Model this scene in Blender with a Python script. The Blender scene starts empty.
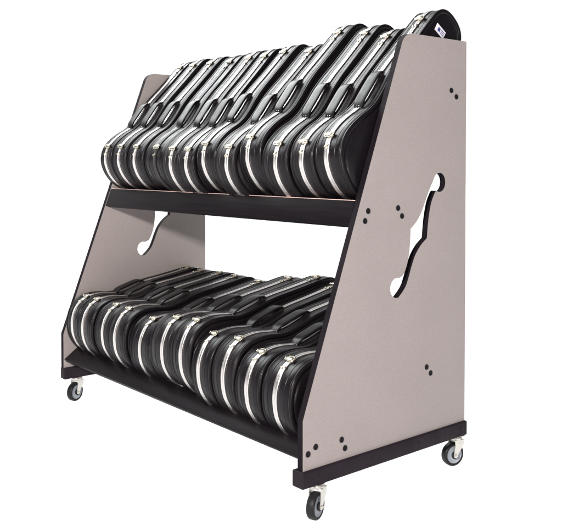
import bpy, bmesh, math, random
from mathutils import Vector, Matrix
from mathutils.geometry import tessellate_polygon
random.seed(7)
S = 0.75                      # survey unit -> metres
Z0 = 0.1395 * S               # underside of the base rails above the floor
LEN = 2.1288                  # rack length in survey units
C = bpy.context.scene.collection

# ------------------------------------------------------------------ helpers
def link(o, parent=None):
    C.objects.link(o)
    if parent: o.parent = parent
    return o

def obj(name, bm, mats, parent=None, smooth=None):
    bmesh.ops.recalc_face_normals(bm, faces=bm.faces[:])
    me = bpy.data.meshes.new(name)
    bm.to_mesh(me); bm.free()
    for m in (mats if isinstance(mats, (list, tuple)) else [mats]): me.materials.append(m)
    if smooth:
        for p in me.polygons: p.use_smooth = True
        me.set_sharp_from_angle(angle=math.radians(smooth))
    return link(bpy.data.objects.new(name, me), parent)

def empty(name, loc=(0, 0, 0), rot=(0, 0, 0)):
    o = bpy.data.objects.new(name, None)
    o.location = loc; o.rotation_euler = rot; o.empty_display_size = .05
    return link(o)

def tag(o, label, cat, group=None):
    o['label'] = label; o['category'] = cat
    if group: o['group'] = group

def box(bm, c, s, M=None, bev=0.0, seg=2, mat=0):
    r = bmesh.ops.create_cube(bm, size=1.0)
    vs = r['verts']
    bmesh.ops.scale(bm, vec=Vector(s), verts=vs)
    if bev:
        es = list({e for v in vs for e in v.link_edges})
        rb = bmesh.ops.bevel(bm, geom=es, offset=bev, segments=seg, profile=.5, affect='EDGES')
        vs = list({v for f in rb['faces'] for v in f.verts} | {v for v in vs if v.is_valid})
    if M: bmesh.ops.transform(bm, matrix=M, verts=vs)
    bmesh.ops.translate(bm, vec=Vector(c), verts=vs)
    if mat:
        for f in {f for v in vs for f in v.link_faces}: f.material_index = mat
    return vs

def lathe(bm, prof, M, n=32, mat=0):
    """prof: (radius, height) along local z"""
    rings = []
    for r, h in prof:
        if r < 1e-6:
            rings.append([bm.verts.new(M @ Vector((0, 0, h)))])
        else:
            rings.append([bm.verts.new(M @ Vector((r*math.cos(2*math.pi*k/n), r*math.sin(2*math.pi*k/n), h))) for k in range(n)])
    for a, b in zip(rings, rings[1:]):
        for k in range(n):
            k2 = (k+1) % n
            if len(a) == 1 and len(b) == 1: continue
            if len(a) == 1: f = bm.faces.new((a[0], b[k], b[k2]))
            elif len(b) == 1: f = bm.faces.new((a[k], a[k2], b[0]))
            else: f = bm.faces.new((a[k], a[k2], b[k2], b[k]))
            f.material_index = mat

def tube(bm, pts, r, n=8, M=None):
    pts = [Vector(p) for p in pts]
    rings = []
    ref = Vector((1, 0, 0))
    for i, p in enumerate(pts):
        t = (pts[min(i+1, len(pts)-1)] - pts[max(i-1, 0)]).normalized()
        a = t.cross(ref)
        if a.length < 1e-3: a = t.cross(Vector((0, 1, 0)))
        a.normalize(); b = t.cross(a)
        rr = r(i/(len(pts)-1)) if callable(r) else r
        ring = []
        for k in range(n):
            q = p + a*rr*math.cos(2*math.pi*k/n) + b*rr*math.sin(2*math.pi*k/n)
            ring.append(bm.verts.new(M @ q if M else q))
        rings.append(ring)
    for a, b in zip(rings, rings[1:]):
        for k in range(n): bm.faces.new((a[k], a[(k+1) % n], b[(k+1) % n], b[k]))
    bm.faces.new(rings[0]); bm.faces.new(rings[-1])

# ---------------------------------------------------------------- materials
def new_mat(name):
    m = bpy.data.materials.new(name); m.use_nodes = True
    nt = m.node_tree; b = nt.nodes['Principled BSDF']
    return m, nt, b

def noise(nt, scale, detail=3, rough=.6, vec=None):
    n = nt.nodes.new('ShaderNodeTexNoise'); n.inputs['Scale'].default_value = scale
    n.inputs['Detail'].default_value = detail; n.inputs['Roughness'].default_value = rough
    if vec: nt.links.new(vec, n.inputs['Vector'])
    return n

def ramp(nt, src, stops):
    r = nt.nodes.new('ShaderNodeValToRGB')
    while len(r.color_ramp.elements) < len(stops): r.color_ramp.elements.new(.5)
    for e, (p, c) in zip(r.color_ramp.elements, stops): e.position = p; e.color = (*c, 1)
    nt.links.new(src, r.inputs[0]); return r

def bump(nt, b, src, strength, dist):
    n = nt.nodes.new('ShaderNodeBump'); n.inputs['Strength'].default_value = strength
    n.inputs['Distance'].default_value = dist
    nt.links.new(src, n.inputs['Height']); nt.links.new(n.outputs[0], b.inputs['Normal']); return n

def tex_obj(nt):
    return nt.nodes.new('ShaderNodeTexCoord').outputs['Object']

def mat_plastic(name, col, rough, grain=.10, spec=.185):
    m, nt, b = new_mat(name); v = tex_obj(nt)
    n1 = noise(nt, 9, 4, .6, v)
    r = ramp(nt, n1.outputs[0], [(.3, tuple(c*.8 for c in col)), (.7, tuple(c*1.25 for c in col))])
    nt.links.new(r.outputs[0], b.inputs['Base Color'])
    mr = nt.nodes.new('ShaderNodeMapRange'); mr.inputs['From Min'].default_value = .3; mr.inputs['From Max'].default_value = .7
    mr.inputs['To Min'].default_value = rough-.09; mr.inputs['To Max'].default_value = rough+.10
    n2 = noise(nt, 22, 6, .7, v); nt.links.new(n2.outputs[0], mr.inputs['Value'])
    oi = nt.nodes.new('ShaderNodeObjectInfo'); ma = nt.nodes.new('ShaderNodeMath'); ma.operation = 'MULTIPLY_ADD'; ma.inputs[1].default_value = .09
    nt.links.new(oi.outputs['Random'], ma.inputs[0]); nt.links.new(mr.outputs[0], ma.inputs[2]); nt.links.new(ma.outputs[0], b.inputs['Roughness'])
    vor = nt.nodes.new('ShaderNodeTexVoronoi'); vor.inputs['Scale'].default_value = 520; nt.links.new(v, vor.inputs['Vector'])
    b.inputs['Specular IOR Level'].default_value = spec
    bump(nt, b, vor.outputs['Distance'], grain, .0006)
    return m

def mat_metal(name, col, rough, scale=60, metallic=1.0, bstr=.15):
    m, nt, b = new_mat(name); v = tex_obj(nt)
    b.inputs['Metallic'].default_value = metallic
    n1 = noise(nt, scale, 4, .6, v)
    r = ramp(nt, n1.outputs[0], [(.3, tuple(c*.82 for c in col)), (.7, col)])
    nt.links.new(r.outputs[0], b.inputs['Base Color'])
    mr = nt.nodes.new('ShaderNodeMapRange'); mr.inputs['To Min'].default_value = rough-.08; mr.inputs['To Max'].default_value = rough+.1
    nt.links.new(n1.outputs[0], mr.inputs['Value']); nt.links.new(mr.outputs[0], b.inputs['Roughness'])
    bump(nt, b, n1.outputs[0], bstr, .0006)
    return m

M_shell = mat_plastic('case_shell_plastic', (.0060, .0048, .0060), .29)
M_shell_b = mat_plastic('case_shell_plastic_worn', (.0080, .0065, .0075), .33, .16)
M_rubber = mat_plastic('handle_plastic', (.009, .008, .009), .30, .1)
M_band = mat_metal('aluminium_edge_strip', (.84, .80, .775), .31, 90)
M_band_dark = mat_plastic('dark_edge_strip', (.03, .028, .03), .3, .05)
M_brass = mat_metal('nickel_latch', (.66, .62, .50), .24, 140)
M_chrome = mat_metal('zinc_fork', (.72, .70, .64), .36, 60, .85)
M_tyre = mat_plastic('black_tyre', (.012, .012, .013), .38, .1)
M_hub = mat_plastic('grey_wheel_core', (.30, .33, .36), .45, .1)

# speckled warm grey laminate
M_lam, nt, b = new_mat('grey_speckle_laminate'); v = tex_obj(nt)
na = noise(nt, 520, 2, .7, v); nb = noise(nt, 5, 3, .5, v)
ra = ramp(nt, na.outputs[0], [(.30, (.246, .215, .206)), (.5, (.300, .264, .253)), (.70, (.354, .313, .301))])
rb_ = ramp(nt, nb.outputs[0], [(.3, (.95, .95, .95)), (.7, (1, 1, 1))])
mx = nt.nodes.new('ShaderNodeMix'); mx.data_type = 'RGBA'; mx.blend_type = 'MULTIPLY'; mx.inputs[0].default_value = 1
nt.links.new(ra.outputs[0], mx.inputs[6]); nt.links.new(rb_.outputs[0], mx.inputs[7])
nt.links.new(mx.outputs[2], b.inputs['Base Color'])
b.inputs['Roughness'].default_value = .55; b.inputs['Specular IOR Level'].default_value = .35
bump(nt, b, na.outputs[0], .12, .0005)

# black boards: faint streaks along the board
M_board, nt, b = new_mat('black_melamine_board'); v = tex_obj(nt)
mp = nt.nodes.new('ShaderNodeMapping'); mp.inputs['Scale'].default_value = (1.2, 30, 30); nt.links.new(v, mp.inputs['Vector'])
na = noise(nt, 4, 5, .6, mp.outputs[0]); nb = noise(nt, 420, 2, .6, v)
r = ramp(nt, na.outputs[0], [(.3, (.004, .003, .004)), (.7, (.0085, .0065, .008))])
nt.links.new(r.outputs[0], b.inputs['Base Color']); b.inputs['Roughness'].default_value = .42; b.inputs['Specular IOR Level'].default_value = .06
bump(nt, b, nb.outputs[0], .1, .0004)
M_edge = mat_plastic('black_edge_banding', (.008, .006, .008), .55, .1, .06)
M_rail = mat_plastic('black_base_rail', (.014, .010, .014), .5, .15, .12)
M_trim = mat_metal('copper_pink_edge_trim', (.62, .43, .38), .38, 40, .35)
M_screw = mat_plastic('black_screw_cap', (.006, .005, .006), .45, .05, .15)
M_white = mat_plastic('white_paper', (.72, .70, .74), .6, .05)
M_blue = mat_plastic('blue_ink', (.05, .06, .22), .6, .05)

# --------------------------------------------------------------------- rack
rack = empty('storage_rack', (0, 0, Z0))
tag(rack, 'two tier rolling rack with slanted grey speckled end panels, black shelves and four casters', 'rack')

KZ, H, YT, YT2 = .262, 1.812, .578, .572
def mk_outline(yt):
    P = [(0, .0), (0, KZ)]
    # rounded top-front corner
    c = Vector((yt, H)); d1 = (Vector((0, KZ)) - c).normalized(); d2 = Vector((1, 0))
    r = .072; ang = math.acos(d1.dot(d2)); t = r/math.tan(ang/2)
    p1 = c + d1*t; p2 = c + d2*t; cc = p2 + Vector((0, -r))
    a1 = math.atan2((p1-cc).y, (p1-cc).x); a2 = math.pi/2
    if a1 < 0: a1 += 2*math.pi
    for k in range(13):
        a = a1 + (a2-a1)*k/12
        P.append((cc.x + r*math.cos(a), cc.y + r*math.sin(a)))
    P += [(1, H), (1, 0)]
    return P

def chaikin(pts, it=2):
    for _ in range(it):
        q = []
        for i in range(len(pts)):
            a, b = Vector(pts[i]), Vector(pts[(i+1) % len(pts)])
            q += [a*.75+b*.25, a*.25+b*.75]
        pts = q
    return pts
# stylised violin sound hole: long s with two round eyes and a nick at the middle
def arc(cx, cy, r, a0, a1, n=12):
    return [(cx+r*math.cos(math.radians(a0+(a1-a0)*k/n)), cy+r*1.05*math.sin(math.radians(a0+(a1-a0)*k/n))) for k in range(n+1)]
def run(pts, n=6):
    out = []
    for i in range(len(pts)-1):
        p1, p2 = pts[i], pts[i+1]; p0 = pts[i-1] if i else p1; p3 = pts[i+2] if i+2 < len(pts) else p2
        for k in range(n):
            t = k/n
            out.append(tuple(.5*((2*p1[j]) + (-p0[j]+p2[j])*t + (2*p0[j]-5*p1[j]+4*p2[j]-p3[j])*t*t + (-p0[j]+3*p1[j]-3*p2[j]+p3[j])*t**3) for j in (0, 1)))
    return out
fh = arc(.812, 1.170, .041, 150, -120, 16)
fh += run([(.783, 1.128), (.758, 1.085), (.742, 1.03), (.733, .975), (.728, .926)])
fh += run([(.728, .926), (.688, .898), (.652, .858), (.628, .812), (.610, .768), (.590, .728), (.562, .698)])
fh += arc(.533, .725, .041, -62, -285, 16)[1:-1]
fh += run([(.548, .766), (.574, .778), (.594, .812), (.609, .858), (.617, .912), (.620, .972)])
fh += run([(.620, .972), (.654, .998), (.686, 1.034), (.712, 1.080), (.738, 1.130), (.776, 1.190)])

def side_panel(x0, x1, yt, name='side_panel'):
    bm = bmesh.new()
    O = mk_outline(yt); Hh = fh
    pts = [Vector((p[0], p[1], 0)) for p in O]; hp = [Vector((p[0], p[1], 0)) for p in Hh]
    tris = tessellate_polygon([pts, hp]); allp = O + [tuple(h) for h in Hh]
    ch = .0035
    for X in (x0, x1):
        vs = [bm.verts.new((X*S, p[0]*S, p[1]*S)) for p in allp]
        for t in tris:
            try: bm.faces.new([vs[i] for i in t])
            except ValueError: pass
        if X == x0: va = vs
        else: vb = vs
    def wall(lo, n, mat):
        for k in range(n):
            i, j = lo+k, lo+(k+1) % n
            f = bm.faces.new((va[i], va[j], vb[j], vb[i])); f.material_index = mat
    wall(0, len(O), 1); wall(len(O), len(Hh), 1)
    return obj(name, bm, [M_lam, M_edge], rack)

TH = .030
pr = side_panel(LEN-TH, LEN, YT)
pl = side_panel(0.0, TH, YT2)
SCREWS = [(.892, 1.583), (.928, 1.556), (.357, 1.059), (.339, 1.019), (.539, 1.065), (.564, 1.030), (.729, .356), (.756, .325),
          (.067, .148), (.027, .128), (.208, .146), (.227, .108)]
def screw_mesh():
    bm = bmesh.new()
    lathe(bm, [(0, .0022), (.003, .0021), (.0032, .0008), (.0045, .0010), (.0078, .0020), (.0092, .0009), (.0094, -.002)], Matrix(), 24)
    return bm
sm = None
for side, par in ((1, pr), (-1, pl)):
    for (y, z) in SCREWS:
        loc = ((LEN if side > 0 else 0)*S, y*S, z*S)
        if sm is None:
            sm = obj('screw', screw_mesh(), M_screw, par, 40); o = sm
        else:
            o = sm.copy(); C.objects.link(o); o.parent = par
        o.location = loc; o.rotation_euler = (0, math.radians(90*side), 0)

# shelf boards (lip, bout support, neck support for both tiers)
def board(cy, cz, dy, dz, half, th=.028, trim=None, name='shelf_board'):
    """board whose section is centred (cy,cz) with its width along (dy,dz)"""
    d = Vector((dy, dz)).normalized(); n = Vector((-d.y, d.x))
    bm = bmesh.new()
    M = Matrix(((1, 0, 0), (0, d.x, n.x), (0, d.y, n.y))).to_4x4()
    box(bm, (LEN/2*S, cy*S, cz*S), ((LEN-2*TH-.002)*S, 2*half*S, th*S), M, .0018, 2)
    o = obj(name, bm, M_board, rack, 40)
    if trim:
        bm = bmesh.new()
        e = Vector((cy, cz)) + d*(half*trim)
        box(bm, (LEN/2*S, e.x*S, e.y*S), ((LEN-2*TH-.004)*S, (th*.8)*S*.0+.0050, (th*.9)*S), M, .001, 1)
        obj('edge_strip', bm, M_trim, o, 40)
    return o
def lipc(y0, z0, y1, z1, th, **k):
    """lip board from its outer lower front edge (y0,z0) to upper (y1,z1); thickness goes inwards (back-down)"""
    d = Vector((y1-y0, z1-z0)); L = d.length; d.normalize(); n = Vector((d.y, -d.x))
    c = Vector(((y0+y1)/2, (z0+z1)/2)) + n*(th/2)
    return board(c.x, c.y, d.x, d.y, L/2, th, **k)
lipc(.274, .999, .311, 1.102, .026, trim=1)
b2 = board(.553, 1.045, .58, -.81, .046)
board(.435, 1.014, 1, 0, .125, .018)  # unseen shelf bottom, added to stop light passing between lip and support
b3 = board(.912, 1.568, .8, -.6, .026)
lipc(.004, .1155, .088, .177, .022)
board(.217, .092, .43, -.90, .048)
board(.745, .318, .66, -.75, .030)

# base rails: channel sections around the panel feet
def rail(x0, x1, y0=-.012, y1=1.004):
    bm = bmesh.new()
    box(bm, ((x0+x1)/2*S, (y0+y1)/2*S, .0325*S), ((x1-x0)*S, (y1-y0)*S, .065*S), None, .004, 3)
    return obj('base_rail', bm, M_rail, rack, 35)
rr = rail(LEN-.050, LEN+.013)
rl = rail(-.003, .052, -.004)
bolt = None
for par, X, sg in ((rr, LEN+.013, 1), (rl, .052, 1)):
    for y, z in ((.072, .036), (.37, .038), (.667, .038), (.962, .042)):
        if bolt is None:
            bm = bmesh.new()
            lathe(bm, [(0, .0012), (.0016, .0012), (.0018, .0004), (.0030, .0016), (.0050, .0013), (.0062, .0005), (.0064, -.001)], Matrix(), 20)
            bolt = obj('bolt', bm, M_rail, par, 40); o = bolt
        else:
            o = bolt.copy(); C.objects.link(o); o.parent = par
        o.location = (X*S, y*S, z*S); o.rotation_euler = (0, math.radians(90), 0)

# casters
def caster(x, y, ang):
    WR, WW = .0405, .0270
    root = None
    # frame: wheel axis local X, trailing offset along -Y
    off = Vector((0, -.014, 0)); zc = -.1395*S + WR
    bm = bmesh.new()
    box(bm, (0, 0, -.0016), (.040, .048, .003), None, .001, 1)
    lathe(bm, [(.020, -.003), (.022, -.007), (.021, -.012), (.0, -.012)], Matrix(), 28)
    # fork: crown and two tapered cheeks
    box(bm, (0, .003, -.0142), (.042, .036, .004), None, .0015, 2)
    for s in (-1, 1):
        X = s*.0196
        outl = [(-.016, -.0125), (.021, -.0125), (.0205, -.026), (off.y+.0095, zc+.002), (off.y+.007, zc-.0065), (off.y, zc-.0095), (off.y-.007, zc-.0065), (off.y-.0085, zc+.002), (-.017, -.030)]
        a = [bm.verts.new((X-.0013, p[0], p[1])) for p in outl]
        c = [bm.verts.new((X+.0013, p[0], p[1])) for p in outl]
        bm.faces.new(a); bm.faces.new(c[::-1])
        n = len(outl)
        for k in range(n): bm.faces.new((a[k], a[(k+1) % n], c[(k+1) % n], c[k]))
        Mx = Matrix.Translation((X, off.y, zc)) @ Matrix.Rotation(math.radians(90*s), 4, 'Y')
        lathe(bm, [(0, .0062), (.0042, .0058), (.0048, .0045), (.0048, -.001)], Mx, 6)
    root = obj('caster', bm, M_chrome, rack, 35)
    root.location = (x*S, y*S, 0); root.rotation_euler = (0, 0, ang)
    Ma = Matrix.Translation((0, off.y, zc)) @ Matrix.Rotation(math.radians(90), 4, 'Y')
    h = WW/2
    bm = bmesh.new()
    lathe(bm, [(.030, -h+.002), (.034, -h), (.0372, -h+.0008), (.0398, -h+.004), (.0405, -h+.009), (.0405, h-.009), (.0398, h-.004), (.0372, h-.0008), (.034, h), (.030, h-.002), (.030, -h+.002)], Ma, 48)
    obj('tyre', bm, M_tyre, root, 50)
    bm = bmesh.new()
    pr_ = [(0, h+.003), (.0085, h+.003), (.0095, h+.001), (.0105, h-.004), (.018, h-.006), (.024, h-.004), (.0298, h-.0015)]
    lathe(bm, pr_ + [(r, -z) for r, z in reversed(pr_)], Ma, 40)
    obj('wheel_core', bm, M_hub, root, 40)
    bm = bmesh.new()
    for s in (-1, 1):
        Mb = Matrix.Translation((s*(h+.0032), off.y, zc)) @ Matrix.Rotation(math.radians(90*s), 4, 'Y')
        lathe(bm, [(0, .0006), (.0125, .0004), (.0140, -.001), (.0120, -.006)], Mb, 28)
    obj('bearing_cover', bm, M_tyre, root, 40)
    return root
caster(LEN-.012, .088, math.radians(22))
caster(LEN-.020, .962, math.radians(-14))
caster(.022, .088, math.radians(22))
caster(.020, .930, math.radians(12))

# -------------------------------------------------------------------- cases
HALF = [(0, 0), (.007, .055), (.023, .103), (.053, .150), (.098, .184), (.155, .199), (.215, .194), (.275, .178), (.33, .157), (.385, .146), (.45, .1455),
        (.53, .1495), (.61, .146), (.70, .136), (.80, .126), (.90, .117), (.965, .107), (1.004, .086), (1.027, .050), (1.034, 0)]
def catmull(P, n):
    out = []
    for i in range(len(P)-1):
        p0 = P[i-1] if i else (P[1][0], -P[1][1]); p1, p2 = P[i], P[i+1]
        p3 = P[i+2] if i+2 < len(P) else (P[-2][0], -P[-2][1])
        for k in range(n):
            t = k/n
            out.append(tuple(.5*((2*p1[j]) + (-p0[j]+p2[j])*t + (2*p0[j]-5*p1[j]+4*p2[j]-p3[j])*t*t + (-p0[j]+3*p1[j]-3*p2[j]+p3[j])*t**3) for j in (0, 1)))
    return out + [P[-1]]
def LOWSIDE(u): return 1-.13*max(0, 1-abs(u-.2)/.45)
def outline(sc):
    h = catmull(HALF, 5)
    P = h + [(u, -v*LOWSIDE(u)) for u, v in reversed(h[1:-1])]
    P = [(u*S*sc, v*S*sc) for u, v in P]
    n = len(P); N = []
    for i in range(n):
        a, b = P[i-1], P[(i+1) % n]
        t = Vector((b[0]-a[0], b[1]-a[1])).normalized()
        N.append(Vector((-t.y, t.x)))
    return P, N
def hw_at(u):
    h = catmull(HALF, 5)
    for a, b in zip(h, h[1:]):
        if a[0] <= u <= b[0]: return a[1] + (b[1]-a[1])*(u-a[0])/(b[0]-a[0]+1e-9)
    return .1

def TAPER(u): return 1 - .22*min(1, max(0, (u-.27)/.45))**.8
def loft(P, N, seq, sc, cap=True, closed=False):
    """seq: (w, inset) rings; local axes: x = thickness, y = along case, z = across"""
    bm = bmesh.new(); L = 1.034*S*sc; mid = L/2
    rings = []
    for w, d in seq:
        d1 = min(d, .010); d2 = max(0, d-.010)
        ring = []
        for (u, v), n in zip(P, N):
            uu, vv = u+(-n.x)*0 - n.x*d1, v - n.y*d1
            if d2:
                uu = mid + (uu-mid)*(mid-d2)/mid
                vv = vv*(1 - d2/(.105*sc))
            wt = w if closed else math.copysign(BW + (abs(w)-BW)*TAPER(u/(S*sc)), w) if abs(w) > BW else w
            ring.append(bm.verts.new((wt, uu, vv)))
        rings.append(ring)
    n = len(P)
    pairs = list(zip(rings, rings[1:]))
    if closed: pairs.append((rings[-1], rings[0]))
    for a, b in pairs:
        for k in range(n): bm.faces.new((a[k], a[(k+1) % n], b[(k+1) % n], b[k]))
    if cap:
        bm.faces.new(rings[-1])
    return bm

BW = .0100
def shell_seq(T, s):
    q = [(.0070, .0060), (BW-.0015, .0045), (BW-.001, .0022), (BW, .0018), (BW+.0015, .0014), (.34*T, .0008), (.50*T, .0006)]
    # shallow step, then a raised moulded rim and a tight turn on to the domed face
    q += [(.50*T, .0004), (.515*T, .0014), (.53*T, .0015), (.545*T, .0004), (.78*T, .0004), (.80*T, .0013), (.82*T, .0010), (.845*T, -.0006), (.885*T, -.0010)]
    R = .0095
    for k in range(1, 8):
        a = math.pi/2*k/7
        q.append((.885*T + .075*T*math.sin(a), -.0010 + R*(1-math.cos(a))))
    e = -.0010 + R; F = .96*T
    q += [(F-.0001, e+.003), (F-.0010, e+.0045), (F-.0034, e+.0058), (F-.0036, e+.008), (F-.0012, e+.011), (F+.0010, e+.017), (F+.0022, e+.026), (F+.0026, e+.038)]
    q = [(w, d) for w, d in q]
    return [(w*s, d) for w, d in q]

def make_case(x, l, r, lat, lng, chord, tier, label, dark_band=False, sticker=False, worn=False, tw=0.0):
    """x: seam plane; l, r: depth of the two shells (survey units); lat: lower latch (y,z)"""
    sc = lng/.775
    ax = math.radians(chord + 6.0)
    # latch position in the case frame
    lu, lv = .155*sc, (.200+.008)*sc
    a = Vector((math.cos(ax), math.sin(ax))); n = Vector((-math.sin(ax), math.cos(ax)))
    t = Vector(lat) - a*lu - n*lv
    root = empty('instrument_case', (x*S, t.x*S, t.y*S + Z0), (ax, 0, math.radians(tw)))
    tag(root, label, 'instrument case', 'instrument cases on the %s shelf' % tier)
    P, N = outline(sc)
    m = M_shell_b if worn else M_shell
    obj('lid', loft(P, N, shell_seq(r*S, 1), sc), m, root, 38)
    obj('shell', loft(P, N, shell_seq(l*S, -1), sc), m, root, 38)
    # ribbed metal edge strip, closed ring section
    b = BW
    sec = [(-b+.0002, .0035), (-b+.0002, -.0012), (-b+.0016, -.0022), (-.0030, -.0022), (-.0022, -.0012), (-.0008, -.0010), (0, .0008), (.0008, -.0010), (.0022, -.0012), (.0030, -.0022), (b-.0016, -.0022), (b-.0002, -.0012), (b-.0002, .0035)]
    band = obj('edge_strip', loft(P, N, sec, sc, False, True), M_band_dark if dark_band else M_band, root, 25)
    # local frame helper along the upper edge
    def frame(u):
        e = .006; y0, y1 = hw_at(u-e), hw_at(u+e)
        tt = Vector((0, 2*e, y1-y0)).normalized(); nn = Vector((0, -tt.z, tt.y))
        return Matrix(((1, tt.x, nn.x), (0, tt.y, nn.y), (0, tt.z, nn.z))).to_4x4(), Vector((0, u*S*sc, hw_at(u)*S*sc))
    # latches
    for u in (.150, .925):
        F, p = frame(u); M = Matrix.Translation(p) @ F
        bm = bmesh.new()
        box(bm, (0, 0, .0026), (.030, .016, .0018), None, .0008, 2)
        lathe(bm, [(0, .0095), (.006, .0092), (.0095, .0078), (.0112, .0052), (.0116, .0022)], Matrix.Translation((-.0035, 0, 0)) @ Matrix.Diagonal((1.75, .85, 1, 1)), 28)
        box(bm, (.0165, 0, .0056), (.0075, .0150, .0042), None, .0019, 3)
        box(bm, (-.0215, 0, .0050), (.0050, .0130, .0034), None, .0015, 3)
        tube(bm, [(-.016, -.0088, .0062), (0, -.0098, .0086), (.0155, -.0082, .0086), (.0195, 0, .0086), (.0155, .0082, .0086), (0, .0098, .0086), (-.016, .0088, .0062)], .0013, 8)
        for sx, sy in ((-.0225, .0), (.0175, .0)):
            lathe(bm, [(0, .0092), (.0013, .0089), (.0020, .0078), (.0020, .004)], Matrix.Translation((sx, sy, 0)), 12)
        bmesh.ops.transform(bm, matrix=M, verts=bm.verts[:])
        obj('latch', bm, M_brass, root, 40)
    # small guide pins beside the latches
    for u in (.098, .868):
        F, p = frame(u); M = Matrix.Translation(p) @ F
        bm = bmesh.new()
        for sx, sy in ((-.0055, 0), (.0060, .005)):
            box(bm, (sx, sy, .0034), (.0062, .0085, .0036), None, .0012, 2)
            lathe(bm, [(0, .0072), (.0014, .0070), (.0022, .0058), (.0022, .003)], Matrix.Translation((sx, sy, 0)), 10)
        bmesh.ops.transform(bm, matrix=M, verts=bm.verts[:])
        obj('guide_pin', bm, M_brass, root, 40)
    # handle: wide moulded grip with turned down ends
    F, p = frame(.448); M = Matrix.Translation(p) @ F
    hl = .072*min(1.05, sc/.93); hh = .0108
    path = []
    for k in range(25):
        tq = -1 + 2*k/24
        prof = 1-abs(tq)**6
        path.append(Vector((0, tq*hl, .0072 + hh*prof)))
    bm = bmesh.new(); rings = []
    for i, q in enumerate(path):
        tg = (path[min(i+1, 24)]-path[max(i-1, 0)]).normalized(); nn = Vector((0, -tg.z, tg.y))
        tq = abs(-1+2*i/24)
        w = .0225*(1-.16*tq**4); th = .0055
        ring = []
        for k in range(14):
            a_ = 2*math.pi*k/14
            cx, cz = math.cos(a_), math.sin(a_)
            X = w*math.copysign(abs(cx)**.55, cx); Zz = th*math.copysign(abs(cz)**.75, cz) + (.0016*(X/w)**2 - .0012 if cz > 0 else 0)
            ring.append(bm.verts.new(M @ (q + Vector((X, 0, 0)) + nn*Zz)))
        rings.append(ring)
    for a_, b_ in zip(rings, rings[1:]):
        for k in range(14): bm.faces.new((a_[k], a_[(k+1) % 14], b_[(k+1) % 14], b_[k]))
    bm.faces.new(rings[0]); bm.faces.new(rings[-1])
    hd = obj('handle', bm, M_rubber, root, 50)
    for s in (-1, 1):
        bm = bmesh.new()
        box(bm, (0, s*(hl+.003), .0035), (.022, .018, .0028), None, .001, 1)
        tube(bm, [(-.010, s*(hl+.002), .004), (-.010, s*hl*.985, .0105), (-.006, s*hl*.97, .0135), (.006, s*hl*.97, .0135), (.010, s*hl*.985, .0105), (.010, s*(hl+.002), .004)], .0016, 8)
        for sx in (-.0072, .0072): lathe(bm, [(0, .0068), (.0015, .0064), (.0024, .0045)], Matrix.Translation((sx, s*(hl+.008), 0)), 10)
        bmesh.ops.transform(bm, matrix=M, verts=bm.verts[:])
        obj('handle_bracket', bm, M_brass, hd, 40)
    if sticker:
        def to_local(y, z):
            d = Vector((y, z)) - t
            return d.dot(a)*S, d.dot(n)*S
        q = [to_local(*p_) for p_ in ((.836, 1.857), (.862, 1.890), (.925, 1.848), (.895, 1.824))]
        cu = sum(k[0] for k in q)/4; cv = sum(k[1] for k in q)/4
        w = .030; d_ = Vector((q[2][0]-q[1][0], q[2][1]-q[1][1])).normalized(); e_ = Vector((-d_.y, d_.x))
        X = BW + (.96*r*S + .0030 - BW)*TAPER(.93)
        def quad(bm, c0, c1, hw_, hh_, X0, X1):
            pts = [(c0+sx*hw_, c1+sy*hh_) for sx, sy in ((-1, -1), (1, -1), (1, 1), (-1, 1))]
            A = [bm.verts.new((X0, cu + d_.x*px + e_.x*py, cv + d_.y*px + e_.y*py)) for px, py in pts]
            B = [bm.verts.new((X1, cu + d_.x*px + e_.x*py, cv + d_.y*px + e_.y*py)) for px, py in pts]
            bm.faces.new(A); bm.faces.new(B[::-1])
            for k in range(4): bm.faces.new((A[k], A[(k+1) % 4], B[(k+1) % 4], B[k]))
        bm = bmesh.new(); quad(bm, 0, 0, .0260, .0138, X-.0060, X+.0006)
        st = obj('sticker', bm, M_white, root)
        bm = bmesh.new()
        quad(bm, -.008, 0, .0060, .0070, X+.0006, X+.0009)
        quad(bm, .012, .006, .010, .0014, X+.0006, X+.0009)
        quad(bm, .012, 0.0, .010, .0012, X+.0006, X+.0009)
        quad(bm, .012, -.006, .010, .0012, X+.0006, X+.0009)
        obj('sticker_print', bm, M_blue, st)
    return root

UP = [  # x, l, r, latch(y,z), length, chord
 (.094, .062, .074, (.260, 1.363), .706, 45.0),
 (.249, .078, .084, (.260, 1.360), .705, 45.5),
 (.414, .078, .100, (.268, 1.357), .710, 45.2),
 (.629, .110, .098, (.269, 1.350), .695, 45.9),
 (.826, .094, .080, (.246, 1.340), .713, 45.9),
 (.980, .070, .070, (.240, 1.335), .706, 46.3),
 (1.114, .060, .108, (.256, 1.362), .700, 44.8),
 (1.331, .104, .062, (.240, 1.342), .708, 44.4),
 (1.462, .065, .105, (.267, 1.387), .773, 44.2),
 (1.674, .102, .082, (.258, 1.352), .765, 45.1),
 (1.839, .079, .078, (.265, 1.355), .708, 44.8),
 (1.996, .075, .094, (.268, 1.381), .778, 44.2)]
LO = [
 (.116, .078, .068, (.108, .490), .705, 9.0),
 (.254, .066, .112, (.106, .490), .712, 8.6),
 (.469, .098, .078, (.110, .486), .695, 9.8),
 (.631, .080, .110, (.098, .489), .700, 9.3),
 (.856, .110, .112, (.112, .466), .690, 10.6),
 (1.109, .120, .092, (.092, .512), .720, 10.2),
 (1.290, .085, .075, (.085, .528), .761, 10.2),
 (1.423, .060, .094, (.090, .484), .765, 11.6),
 (1.608, .086, .080, (.094, .491), .765, 11.0),
 (1.775, .084, .088, (.087, .462), .705, 11.2),
 (1.957, .090, .100, (.090, .462), .705, 11.2)]
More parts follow.
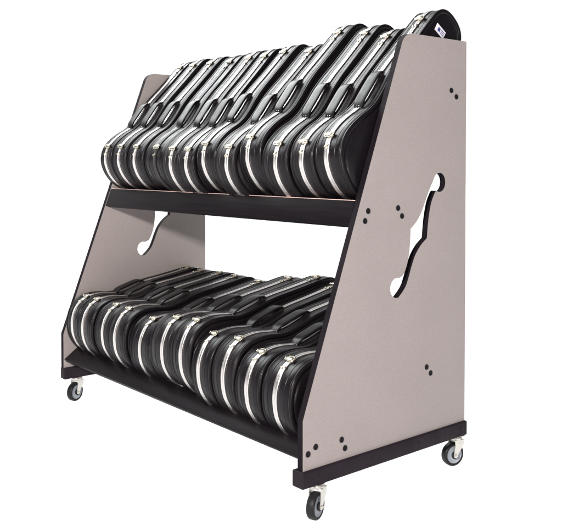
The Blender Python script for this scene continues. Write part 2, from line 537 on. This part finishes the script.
ORD = ['first', 'second', 'third', 'fourth', 'fifth', 'sixth', 'seventh', 'eighth', 'ninth', 'tenth', 'eleventh', 'twelfth']
ul = {0: 'silver-edged black hard case beside the far left panel on the upper shelf',
      3: 'black hard case with dark edge strip and lone square latch, fourth on upper shelf',
      11: 'large black case with white sticker on its head, beside right panel, upper shelf'}
lw = {0: 'silver-edged black hard case beside the far left panel on the lower shelf',
      10: 'silver-edged black hard case nearest the right panel on the lower shelf'}
for i, (x, l, r, lat, lng, ch) in enumerate(UP):
    lab = ul.get(i) or 'silver-edged black hard case, leaning steeply, %s from left on upper shelf' % ORD[i]
    make_case(x, l, r, lat, lng, ch, 'upper', lab, dark_band=(i == 3), sticker=(i == 11), worn=(i % 3 == 1), tw=random.uniform(-.25, .25))
for i, (x, l, r, lat, lng, ch) in enumerate(LO):
    lab = lw.get(i) or 'silver-edged black hard case, lying low, %s from left on lower shelf' % ORD[i]
    make_case(x, l, r, lat, lng, ch, 'lower', lab, worn=(i % 3 == 2), tw=random.uniform(-.25, .25))

# -------------------------------------------------------- floor: added translucent sheet, lit from below for a white surround
bm = bmesh.new()
box(bm, (0, 0, -.003), (60, 60, .006))
fl, nt, b = new_mat('added_glow_floor')
nt.nodes.remove(b); tr = nt.nodes.new('ShaderNodeBsdfTranslucent')
nz = noise(nt, 2, 2); rz = ramp(nt, nz.outputs[0], [(0, (.93, .93, .93)), (1, (.95, .95, .95))])
nt.links.new(rz.outputs[0], tr.inputs[0]); nt.links.new(tr.outputs[0], nt.nodes['Material Output'].inputs[0])
floor = None
bm.free(); bm = bmesh.new()
vs = [bm.verts.new((sx*30, sy*30, 0)) for sx, sy in ((-1, -1), (1, -1), (1, 1), (-1, 1))]; bm.faces.new(vs)
floor = obj('floor', bm, fl); floor['kind'] = 'structure'
FLOOR_E = 3.40
su = bpy.data.lights.new('added_upward_sun', 'SUN'); su.energy = FLOOR_E; su.angle = math.radians(5)  # added light under the floor, keeps it evenly white without contact shadows
so = link(bpy.data.objects.new('added_upward_sun', su)); so.location = (0, 0, -2); so.rotation_euler = (math.pi, 0, 0)

# ------------------------------------------------------------------- world
w = bpy.data.worlds.new('World'); bpy.context.scene.world = w; w.use_nodes = True
nt = w.node_tree; bg = nt.nodes['Background']
tc = nt.nodes.new('ShaderNodeTexCoord')
dp = nt.nodes.new('ShaderNodeVectorMath'); dp.operation = 'DOT_PRODUCT'; dp.inputs[1].default_value = (-.768, .640, 0)
nt.links.new(tc.outputs['Generated'], dp.inputs[0])
rw = ramp(nt, dp.outputs['Value'], [(.35, (.10, .10, .11)), (.66, (1.06, 1.06, 1.06))])
nt.links.new(rw.outputs[0], bg.inputs[0]); bg.inputs[1].default_value = 1.0

# ------------------------------------------------------------------ lights
def area(name, loc, tgt, sx, sy, power, col=(1, 1, 1)):
    d = bpy.data.lights.new(name, 'AREA'); d.shape = 'RECTANGLE'; d.size = sx; d.size_y = sy; d.energy = power; d.color = col
    o = link(bpy.data.objects.new(name, d)); o.location = loc
    o.rotation_euler = (Vector(tgt)-Vector(loc)).to_track_quat('-Z', 'Y').to_euler(); return o
area('key_lamp', (2.7, -2.6, 1.95), (.7, .4, .9), .25, .25, 205, (1, .955, .925))
area('added_low_fill', (4.6, -.5, .35), (1.6, .2, .3), .8, .6, 38, (1, .88, .90))  # added source, brightens and pinkens the lower part of the right panel
area('overhead_softbox', (-1.1, -.1, 3.35), (.9, .5, 1.0), 3.4, 2.2, 235, (.97, 1, 1))

# ------------------------------------------------------------------ camera
cam = bpy.data.cameras.new('Camera'); co = link(bpy.data.objects.new('Camera', cam))
cx, cy, cz, yaw, pit, f, px, py = 4.482334, -2.081748, 1.256587, -.875205, -.023015, 821.649, 279.431, 181.830
co.location = (cx*S, cy*S, cz*S + Z0)
d = Vector((math.sin(yaw)*math.cos(pit), math.cos(yaw)*math.cos(pit), math.sin(pit)))
co.rotation_euler = d.to_track_quat('-Z', 'Y').to_euler()
cam.sensor_width = 36; cam.lens = f*36/562; cam.shift_x = (281-px)/562; cam.shift_y = (py-263)/562
cam.clip_start = .05; cam.clip_end = 500
sc_ = bpy.context.scene; sc_.camera = co
sc_.render.engine = 'CYCLES'
sc_.render.resolution_x = 1024; sc_.render.resolution_y = 958
sc_.view_settings.view_transform = 'Standard'; sc_.view_settings.look = 'None'
sc_.view_settings.exposure = 0; sc_.view_settings.gamma = 1
